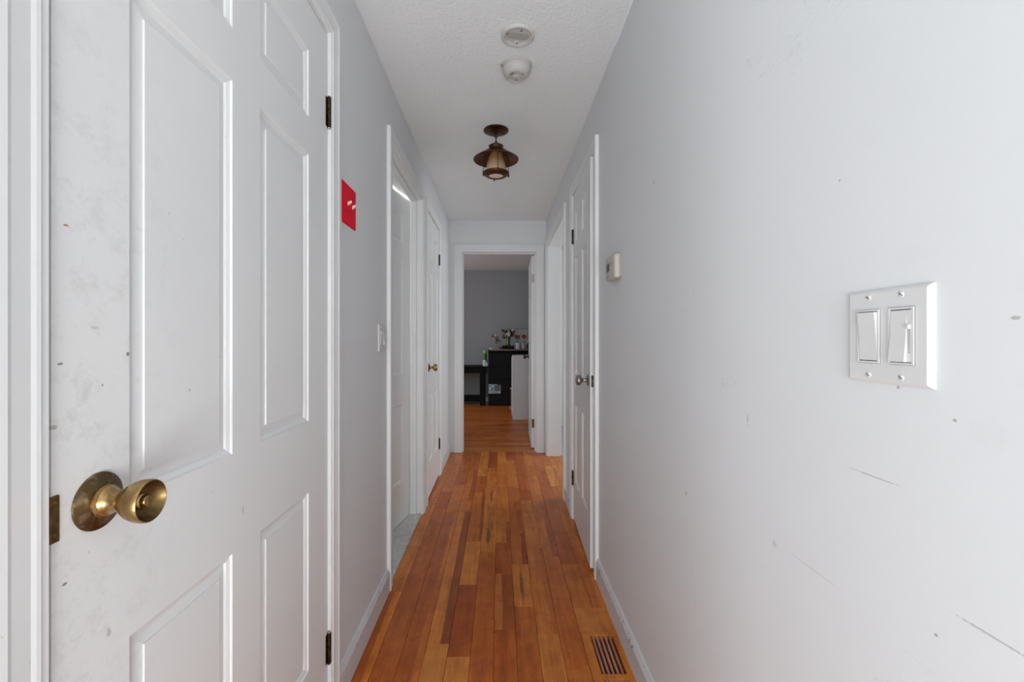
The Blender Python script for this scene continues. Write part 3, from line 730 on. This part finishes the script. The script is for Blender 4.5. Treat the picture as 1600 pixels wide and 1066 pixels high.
# ------------------------------------------------------------------ rooms around (shells that hold the daylight)
def shell(name, x0, x1, y0, y1, z0, z1, m, label, cat='wall'):
    return tag(MB().box(x0, x1, y0, y1, z0, z1).build(name, m), label, cat, kind='structure')
def window(n, axis, at, c, z0, z1, half, label, sgn):
    """frame, mullions and pane set in a wall; axis is the wall's normal"""
    root = empty('window_%d' % n, (at, c, z0) if axis == 'X' else (c, at, z0), 0 if axis == 'X' else PI / 2, label, 'window', kind='structure')
    h = z1 - z0; f = MB()
    for a, b, c_, d in ((-half, -half + .05, 0, h), (half - .05, half, 0, h), (-half, half, 0, .05), (-half, half, h - .05, h), (-half, half, h / 2 - .02, h / 2 + .02)):
        f.box(-.05, .02, a, b, c_, d)
    f.build('window_frame', M_trim, root, weld=False)
# room behind the camera
def wallhole(name, P, u0, u1, z1, a, b, za, zb, m, label, th=.12):
    mb = MB(); pbox(mb, P, u0, a, -.02, z1, -th, 0); pbox(mb, P, b, u1, -.02, z1, -th, 0)
    pbox(mb, P, a, b, -.02, za, -th, 0); pbox(mb, P, a, b, zb, z1, -th, 0)
    return tag(mb.build(name, m, weld=False), label, 'wall', kind='structure')
wallhole('wall_near_left', lambda u, v, w_: (-3.5 + w_, u, v), -5.6, YLW, ZC, -2.48, -1.33, .7, 2.2, M_wall, 'side wall with window of the room behind the camera')
wallhole('wall_near', lambda u, v, w_: (u, -5.4 + w_, v), -3.5, XR, ZC, -1.4, .4, .1, 2.1, M_wall, 'rear wall with added glazed opening of the room behind the camera')
shell('wall_near_return', -3.5, XL - WT, YLW, YLW + .1, -.02, ZC, M_wall, 'return wall left of the hall entrance')
window(1, 'X', -3.55, -1.905, .7, 2.2, .575, 'side window behind the camera', 1)
window(2, 'Y', -5.45, -.5, .1, 2.1, .9, 'added glazed opening behind the camera', 1)  # unseen opening, made low so light reaches the hall ceiling
# bathroom (left) and closets
M_bath = mat('bathroom_paint', (.74, .74, .72), .6)
wallhole('wall_bathroom_outer', lambda u, v, w_: (-2.3 + w_, u, v), 1.9, 4.5, ZC, 2.8, 3.6, 1.2, 2.0, M_bath, 'outer bathroom wall with window')
shell('wall_bathroom_near', -2.3, XL - WT, 1.8, 1.9, -.02, ZC, M_bath, 'bathroom wall nearest the camera')
shell('wall_bathroom_far', -2.3, XL - WT, 4.5, 4.56, -.02, ZC, M_bath, 'bathroom wall farthest from the camera')
shell('ceiling_bathroom', -2.3, XL - WT, 1.9, 4.5, ZC, ZC + .08, M_bath, 'bathroom ceiling', 'ceiling')
shell('wall_closet_left', XL - WT - .06, XL - WT - .045, 3.06, 3.85, -.02, ZC, M_bath, 'back of the closet behind the farthest left door')
shell('wall_closet_near', XL - WT - .5, XL - WT - .45, .30, 1.8, -.02, ZC, M_bath, 'back of the closet behind the nearest left door')
shell('ceiling_closet', XL - WT - .5, XL - WT, .40, 1.8, ZC, ZC + .05, M_bath, 'ceiling of the closet behind the nearest left door', 'ceiling')
shell('wall_closet_right', XR + .7, XR + .75, 1.9, 3.15, -.02, ZC, M_bath, 'back of the closet behind the ajar right door')
shell('wall_closet_right_near', XR + WT, XR + .7, 1.9, 1.95, -.02, ZC, M_bath, 'near side of the closet behind the ajar right door')
shell('ceiling_closet_right', XR, XR + .75, 1.9, 3.06, ZC, ZC + .05, M_bath, 'ceiling of the closet behind the ajar right door', 'ceiling')
# right room
shell('wall_right_room_near', XR + WT, 3.0, 2.0 + 1.06 - 1.0, 3.06 - .94, -.02, ZC, M_wall, 'near wall of the room on the right') if False else None
M_room = paint_wall('right_room_paint', (.66, .66, .65))
wallhole('wall_right_room_outer', lambda u, v, w_: (2.9 - w_, u, v), 1.9, 6.0, ZC, 3.35, 4.85, .75, 2.15, M_room, 'outer wall with window of the room on the right')
shell('wall_right_room_near', XR + .75, 2.9, 1.85, 1.9, -.02, ZC, M_room, 'near wall of the room on the right')
shell('wall_right_room_side', XR + WT, XR + .75, 3.06, 3.12, -.02, ZC, M_room, 'closet side wall in the room on the right')
shell('wall_right_room_far', .72, 2.9, 5.95, 6.0, -.02, ZC, M_room, 'far wall of the room on the right')
shell('ceiling_right_room', XR, 2.9, 1.9, 6.0, ZC, ZC + .05, M_room, 'ceiling of the room on the right', 'ceiling').location.z = .0005
window(3, 'X', 2.95, 4.10, .75, 2.15, .75, 'window of the room on the right', 1)
# end room
ZE = 2.415; YF = 8.2; XER = .54
wallhole('wall_end_room_left', lambda u, v, w_: (-2.7 + w_, u, v), 4.66, YF, ZE, 5.95, 7.25, .7, 2.0, M_endwall, 'left wall with window of the end room')
shell('wall_end_room_far', -2.8, XER + .1, YF, YF + .1, -.02, ZE, M_endwall, 'dark grey wall across the far end room behind the dresser')
shell('wall_end_room_right', XER, XER + .1, YE + WT, YF, -.02, ZE, M_endwall, 'dark grey right wall of the end room behind the opened door')
shell('wall_end_room_near', -2.8, XL, YE + .02, YE + WT, -.02, ZE, M_endwall, 'near wall of the end room left of the doorway')
shell('ceiling_end_room', -2.8, XER + .1, YE + WT, YF + .1, ZE, ZE + .08, mat('end_ceiling', (.75, .75, .75), .8), 'dim white ceiling of the end room', 'ceiling')
window(4, 'X', -2.75, 6.6, .7, 2.0, .65, 'window of the end room', 1)
pb = MB().box(-2.7, XER, YF - .013, YF, 0, .09); tag(pb.build('baseboard_end_room', M_trim), 'white baseboard under the desk in the end room', 'baseboard', kind='structure')

# ------------------------------------------------------------------ furniture of the end room
M_blk = mat('black_lacquer', (.006, .006, .007), .6, spec=.15)
M_blk2 = mat('black_drawer_front', (.009, .009, .011), .6, spec=.18)
M_cherry = mat('cherry_top', (.085, .022, .018), .3)
K = lambda Y: 700 / Y
# desk
dk = empty('desk', (-.75, 7.93, 0), 0, 'low black desk against the far wall left of the dresser', 'desk')
def part(root, nm, m_, a, b, c, d, e, f, bev=.003, **k):
    L = root.location; return MB().box(a - L.x, b - L.x, c - L.y, d - L.y, e - L.z, f - L.z).build(nm, m_, root, bevel=bev, **k)
part(dk, 'desktop', M_blk, -1.30, -.215, 7.70, 8.18, .655, .680)
part(dk, 'apron', M_blk, -1.27, -.225, 7.73, 7.75, .560, .655, .001)
for xx in (-1.28, -.345):
    part(dk, 'leg', M_blk, xx, xx + .085, 7.72, 7.78, 0, .655); part(dk, 'leg', M_blk, xx, xx + .085, 8.10, 8.16, 0, .655)
part(dk, 'desk_shade', M_blk, -1.20, -.345, 7.85, 8.05, .05, .15)  # dark block added for the shadow low under the desk
# dresser
dr = empty('dresser', (.15, 7.95, 0), 0, 'tall black dresser with dark cherry top in the end room', 'dresser')
part(dr, 'body', M_blk, -.198, .52, 7.745, 8.17, 0, .925)
for k, (a, b) in enumerate([(.02, .232), (.240, .452), (.460, .672), (.680, .905)]):
    for (xa, xb) in ((-.192, .200), (.208, .512)):
        d_ = part(dr, 'drawer', M_blk2, xa, xb, 7.725, 7.745, a, b)
        xm = (xa + xb) / 2; L = dr.location
        MB().tube([(xm - .05 - L.x, 7.715 - L.y, (a + b) / 2 + .02), (xm + .05 - L.x, 7.715 - L.y, (a + b) / 2 + .02)], .005, 8).build('handle', M_black, d_, smooth=True)
part(dr, 'edge_rail', M_blk, -.205, .53, 7.715, 8.18, .925, .950, .008)
part(dr, 'top', M_cherry, -.165, .53, 7.705, 8.18, .950, .968)
# runner on top
rn = tag(MB().box(-.145, .50, 7.73, 7.95, .9684, .9725).build('runner', flat('runner_pink', (.42, .32, .31), .8)), 'pale pink runner along the front of the dresser top', 'runner')
# label photograph on the drawer
m = M_snap = mat('snapshot', (.5, .6, .7), .3); t = NT(m); c_ = t.coords(scale=(1, 1, 1))
ck = t.ramp(t.noise(c_, 34, 2, .5), [(.40, (.015, .03, .06)), (.48, (.10, .22, .36)), (.56, (.55, .68, .78)), (.70, (.30, .45, .58))])
t.base(ck)
sn = empty('snapshot', (-.09, 7.724, .29), 0, 'small blue and white snapshot in a pale border on a dresser drawer', 'photograph')
MB().box(-.103, .103, -.003, 0, -.078, .080).build('border', flat('snap_border', (.50, .55, .58), .4), sn)
MB().box(-.094, -.015, -.0045, -.003, -.04, .070).build('picture', M_snap, sn)
MB().box(-.005, .094, -.0045, -.003, -.04, .070).build('picture', flat('snap_dark', (.02, .035, .06), .3), sn)
MB().box(-.070, .060, -.0045, -.003, -.066, -.050).build('caption_strip', flat('snap_strip', (.30, .33, .34), .5), sn)
# spray can and small bottle on the desk
cn = empty('spray_can', (-.262, 7.78, .680), 0, 'green aerosol can with lime cap and white base on the desk', 'spray can')
MB().lathe([(0, 0), (.034, 0), (.036, .004), (.036, .105), (0, .105)], n=24).build('base_sleeve', flat('can_white', (.72, .74, .70), .4), cn, smooth=True)
MB().lathe([(0, .105), (.036, .105), (.036, .205), (.030, .222), (0, .222)], n=24).build('body', flat('can_green', (.035, .17, .03), .35), cn, smooth=True)
MB().lathe([(0, .222), (.028, .222), (.031, .235), (.031, .262), (.024, .278), (0, .283)], n=24).build('cap', flat('can_cap', (.38, .52, .14), .35), cn, smooth=True)
bt = empty('bottle', (-.222, 7.76, .680), 0, 'small white bottle with blue cap beside the green can', 'bottle')
MB().lathe([(0, 0), (.019, 0), (.020, .004), (.020, .05), (.012, .064), (0, .064)], n=20).build('body', flat('bottle_white', (.60, .64, .74), .3), bt, smooth=True)
MB().lathe([(0, .064), (.012, .064), (.012, .10), (0, .104)], n=16).build('cap', flat('bottle_blue', (.05, .09, .22), .4), bt, smooth=True)
# flowers
def blossom(root, c, r, col, n=5, tilt=(0, 0)):
    m_ = flat('petal_%02d%02d' % (int(col[0] * 99), int(col[1] * 99)), col, .6)
    mb = MB()
    for k in range(n):
        a = 2 * PI * k / n + .3; ca_, sa = math.cos(a), math.sin(a)
        mb.add([(c[0], c[1], c[2]), (c[0] + r * .55 * math.cos(a - .45), c[1] - .010, c[2] + r * .55 * math.sin(a - .45)), (c[0] + r * ca_, c[1] - .016, c[2] + r * sa),
                (c[0] + r * .55 * math.cos(a + .45), c[1] - .010, c[2] + r * .55 * math.sin(a + .45)), (c[0] + r * .5 * ca_, c[1] + .004, c[2] + r * .5 * sa)],
               [(0, 1, 2, 3), (0, 1, 4), (1, 2, 4), (2, 3, 4), (3, 0, 4)])
    b = mb.build('blossom', m_, root)
    MB().lathe([(0, -r * .22), (r * .18, -r * .12), (r * .18, 0), (0, r * .05)], (c[0], c[1] - .006, c[2]), 'Y', 10).build('eye', flat('eye_%d' % int(col[1] * 99), (.5, .38, .08), .6), b, smooth=True)
def leaf(mb, c, d, L, w_):
    d = Vector(d).normalized(); s = d.cross(Vector((0, 1, .2))).normalized() * w_; c = Vector(c)
    mb.add([c, c + d * L * .45 + s, c + d * L, c + d * L * .45 - s, c + d * L * .45 + Vector((0, -.006, .004))], [(0, 1, 4), (1, 2, 4), (2, 3, 4), (3, 0, 4)])
f1 = empty('flower_spray', (-.02, 7.84, .9735), 0, 'cream artificial flower spray leaning left at the dresser left end', 'flowers')
MB().lathe([(0, 0), (.034, 0), (.036, .008), (.026, .03), (.022, .075), (.026, .085), (0, .085)], n=20).build('holder', flat('holder', (.17, .12, .09), .5), f1, smooth=True)
MB().tube([(0, 0, .08), (-.02, 0, .13), (-.06, 0, .19), (-.10, 0, .22)], .004, 7).build('stem', flat('stem_brown', (.10, .10, .04), .7), f1, smooth=True)
lv = MB(); rr = random.Random(3)
for k in range(34):
    t_ = rr.random(); c = (-.115 * t_ + rr.uniform(-.03, .03), rr.uniform(-.03, .03), .09 + .13 * t_ + rr.uniform(-.02, .03))
    leaf(lv, c, (rr.uniform(-1, 1), rr.uniform(-.3, .1), rr.uniform(-.6, 1)), rr.uniform(.035, .06), .010)
lv.build('leaves', flat('leaf_grey', (.10, .12, .08), .7), f1, kind='stuff')
for c, r_, col in [((-.125, -.02, .185), .042, (.55, .50, .42)), ((-.085, -.03, .245), .032, (.66, .64, .58)), ((-.095, -.03, .165), .034, (.50, .36, .22)),
                   ((-.035, -.03, .250), .026, (.40, .42, .38)), ((-.005, -.035, .065), .036, (.42, .30, .24)), ((-.03, -.03, .12), .026, (.40, .36, .24))]:
    blossom(f1, c, r_, col, 6)
f2 = empty('flower_vase', (.145, 7.87, .9735), 0, 'green glass vase holding a white lily and dark red flowers', 'flowers')
MB().box(-.105, .105, -.06, .06, 0, .062).build('plinth', M_blk, f2, bevel=.004)
MB().lathe([(0, .062), (.034, .062), (.037, .070), (.035, .12), (.038, .190), (.041, .200), (.036, .200), (.033, .19), (.030, .12), (0, .075)], (.0, -.01, 0), n=24).build('vase', flat('vase_green', (.07, .11, .03), .15), f2, smooth=True)
st = MB()
for k in range(7): st.tube([(rr.uniform(-.02, .02), rr.uniform(-.02, .0), .18), (rr.uniform(-.09, .11), rr.uniform(-.03, .03), .30)], .003, 6)
st.build('stems', flat('stem_green', (.10, .18, .04), .7), f2, smooth=True)
MB().tube([(-.008, -.048, .075), (-.010, -.048, .195)], .009, 8).build('stem_highlight', flat('stem_light', (.22, .29, .09), .4), f2, smooth=True)
lv = MB()
for k in range(60):
    leaf(lv, (rr.uniform(-.07, .10), rr.uniform(-.04, .03), rr.uniform(.20, .33)), (rr.uniform(-1, 1), rr.uniform(-.4, .2), rr.uniform(-.5, 1)), rr.uniform(.04, .07), .013)
lv.build('leaves', flat('leaf_dark', (.022, .020, .014), .7), f2, kind='stuff')
for c, r_, col in [((.0, -.060, .262), .048, (.78, .68, .60)), ((.068, -.05, .335), .026, (.72, .72, .68)), ((.088, -.05, .300), .036, (.20, .03, .035)), ((.105, -.05, .250), .034, (.22, .035, .04)),
                   ((-.075, -.05, .285), .026, (.34, .25, .22)), ((.10, -.05, .215), .022, (.55, .28, .26))]:
    blossom(f2, c, r_, col, 6)
# cards / boxes standing on the dresser
def carton(x, w_, label, bowl, y=7.90):
    r_ = empty('carton', (x, y, .9735), 0, label, 'box')
    MB().box(-w_ / 2, w_ / 2, 0, .045, 0, .345).build('box_body', flat('carton_%d' % int(x * 100), (.50, .50, .49), .6), r_, bevel=.001)
    MB().box(-w_ / 2, w_ / 2, .002, .044, .345, .352).build('lid', flat('carton_lid%d' % int(x * 100), (.06, .03, .05), .6), r_)
    for i, z in enumerate((.315, .300, .285)): MB().box(-w_ * .32, w_ * (.3 - .08 * i), -.0008, 0, z, z + .006).build('print_line', flat('print%d%d' % (int(x * 100), i), (.16, .22, .20), .6), r_)
    MB().lathe([(0, 0), (w_ * .42, 0), (w_ * .42, .0008), (0, .0008)], (0, -.0009, .215 if bowl else .205), 'Y', 24).build('print_bowl', flat('bowlprint%d' % int(x * 100), (.48, .07, .03) if bowl else (.20, .07, .05), .6), r_)
    MB().box(-w_ * .40, w_ * .40, -.0022, -.001, .215, .245).build('print_rim', flat('rimprint%d' % int(x * 100), (.10, .05, .03), .6), r_)
    MB().box(-w_ * .34, w_ * .34, -.0008, 0, .115, .150).build('print_block', flat('blk%d' % int(x * 100), (.22, .25, .24), .6), r_)
carton(.312, .100, 'tall pale printed carton with dark picture beside the flower vase', False)
carton(.428, .105, 'tall pale carton printed with a red bowl at the dresser right', True, 7.905)
def tumbler(x, y, h, r, label, col):
    g = empty('tumbler', (x, y, .9735), 0, label, 'glass')
    MB().lathe([(0, 0), (r * .8, 0), (r, .01), (r * 1.05, h), (r * .96, h), (r * .9, .012), (0, .008)], n=20).build('cup', col, g, smooth=True)
    MB().lathe([(r * 1.05, h - .012), (r * 1.10, h - .010), (r * 1.10, h - .002), (r * 1.05, h)], n=20).build('rim_band', flat('band%d' % int(x * 100), (.45, .47, .52), .3), g, smooth=True)
mg = mat('cut_glass', (.50, .54, .62), .18)
tumbler(.318, 7.78, .115, .040, 'pale cut glass tumbler on the dresser in front of the left carton', mg)
tumbler(.405, 7.79, .105, .036, 'pale tumbler on the dresser in front of the red bowl carton', mg)
sv = empty('card', (.455, 7.80, .9735), 0, 'white patterned card leaning over beside the red bowl carton', 'card')
q = MB().box(-.035, .035, 0, .004, 0, .17).build('sheet', flat('card_white', (.50, .52, .48), .6), sv); q.rotation_euler = (-.08, .45, 0)
q2 = MB().box(-.020, .020, -.0008, 0, .05, .12).build('print', flat('card_green', (.10, .16, .11), .6), q)
vs_ = empty('ornament', (.500, 7.76, .9735), 0, 'black ornament at the right end of the dresser top', 'ornament')
MB().lathe([(0, 0), (.026, 0), (.030, .02), (.034, .06), (.022, .10), (.014, .125), (0, .13)], n=20).build('body', M_blk, vs_, smooth=True)
ws = empty('dish', (-.145, 7.80, .9690), 0, 'small white crumpled dish at the dresser left corner', 'dish')
MB().lathe([(0, 0), (.028, 0), (.042, .014), (.044, .024), (.036, .030), (.018, .034), (0, .035)], n=18).build('bowl', flat('dish_white', (.62, .63, .66), .5), ws, smooth=True)
tp = tag(MB().box(-.105, -.01, 7.75, 7.83, .9735, .985).build('booklet', flat('booklet_pink', (.45, .36, .34), .7), bevel=.002), 'small pinkish booklet lying under the flower spray', 'booklet')
tp.location = (0, 0, 0); ws.location.z = .9685
f1.location.z = .9725; f1.location.x = -.0; f2.location.z = .9725
# slim stand on a caster
sd2 = empty('rolling_stand', (.190, 7.30, 0), 0, 'slim pinkish stand on a white caster between dresser and grey cabinet', 'stand')
MB().box(-.014, .014, -.012, .012, .06, .34).build('post', flat('post_pink', (.26, .17, .15), .5), sd2, bevel=.003)
MB().tube([(-.024, 0, .345), (.012, 0, .345)], .014, 10).build('grip', flat('grip', (.62, .48, .46), .4), sd2, smooth=True)
MB().box(.0, .022, -.010, .010, .36, .56).build('upper_post', flat('post_white', (.50, .50, .50), .5), sd2, bevel=.003)
MB().tube([(0, -.012, .030), (0, .012, .030)], .030, 16).build('caster', flat('caster', (.55, .44, .40), .5), sd2, smooth=True)
# grey cabinet
gc = empty('grey_cabinet', (.36, 6.56, 0), 0, 'plain light grey cabinet side standing on the boards in front of the dresser', 'cabinet')
M_gc = mat('grey_laminate', (.70, .72, .74), .45)
part(gc, 'carcass', M_gc, .187, .530, 6.39, 6.74, 0.0, .895, .002)
part(gc, 'top', M_gc, .184, .532, 6.384, 6.745, .895, .913, .002)
part(gc, 'door_panel', M_gc, .175, .187, 6.40, 6.73, .05, .885, .002)
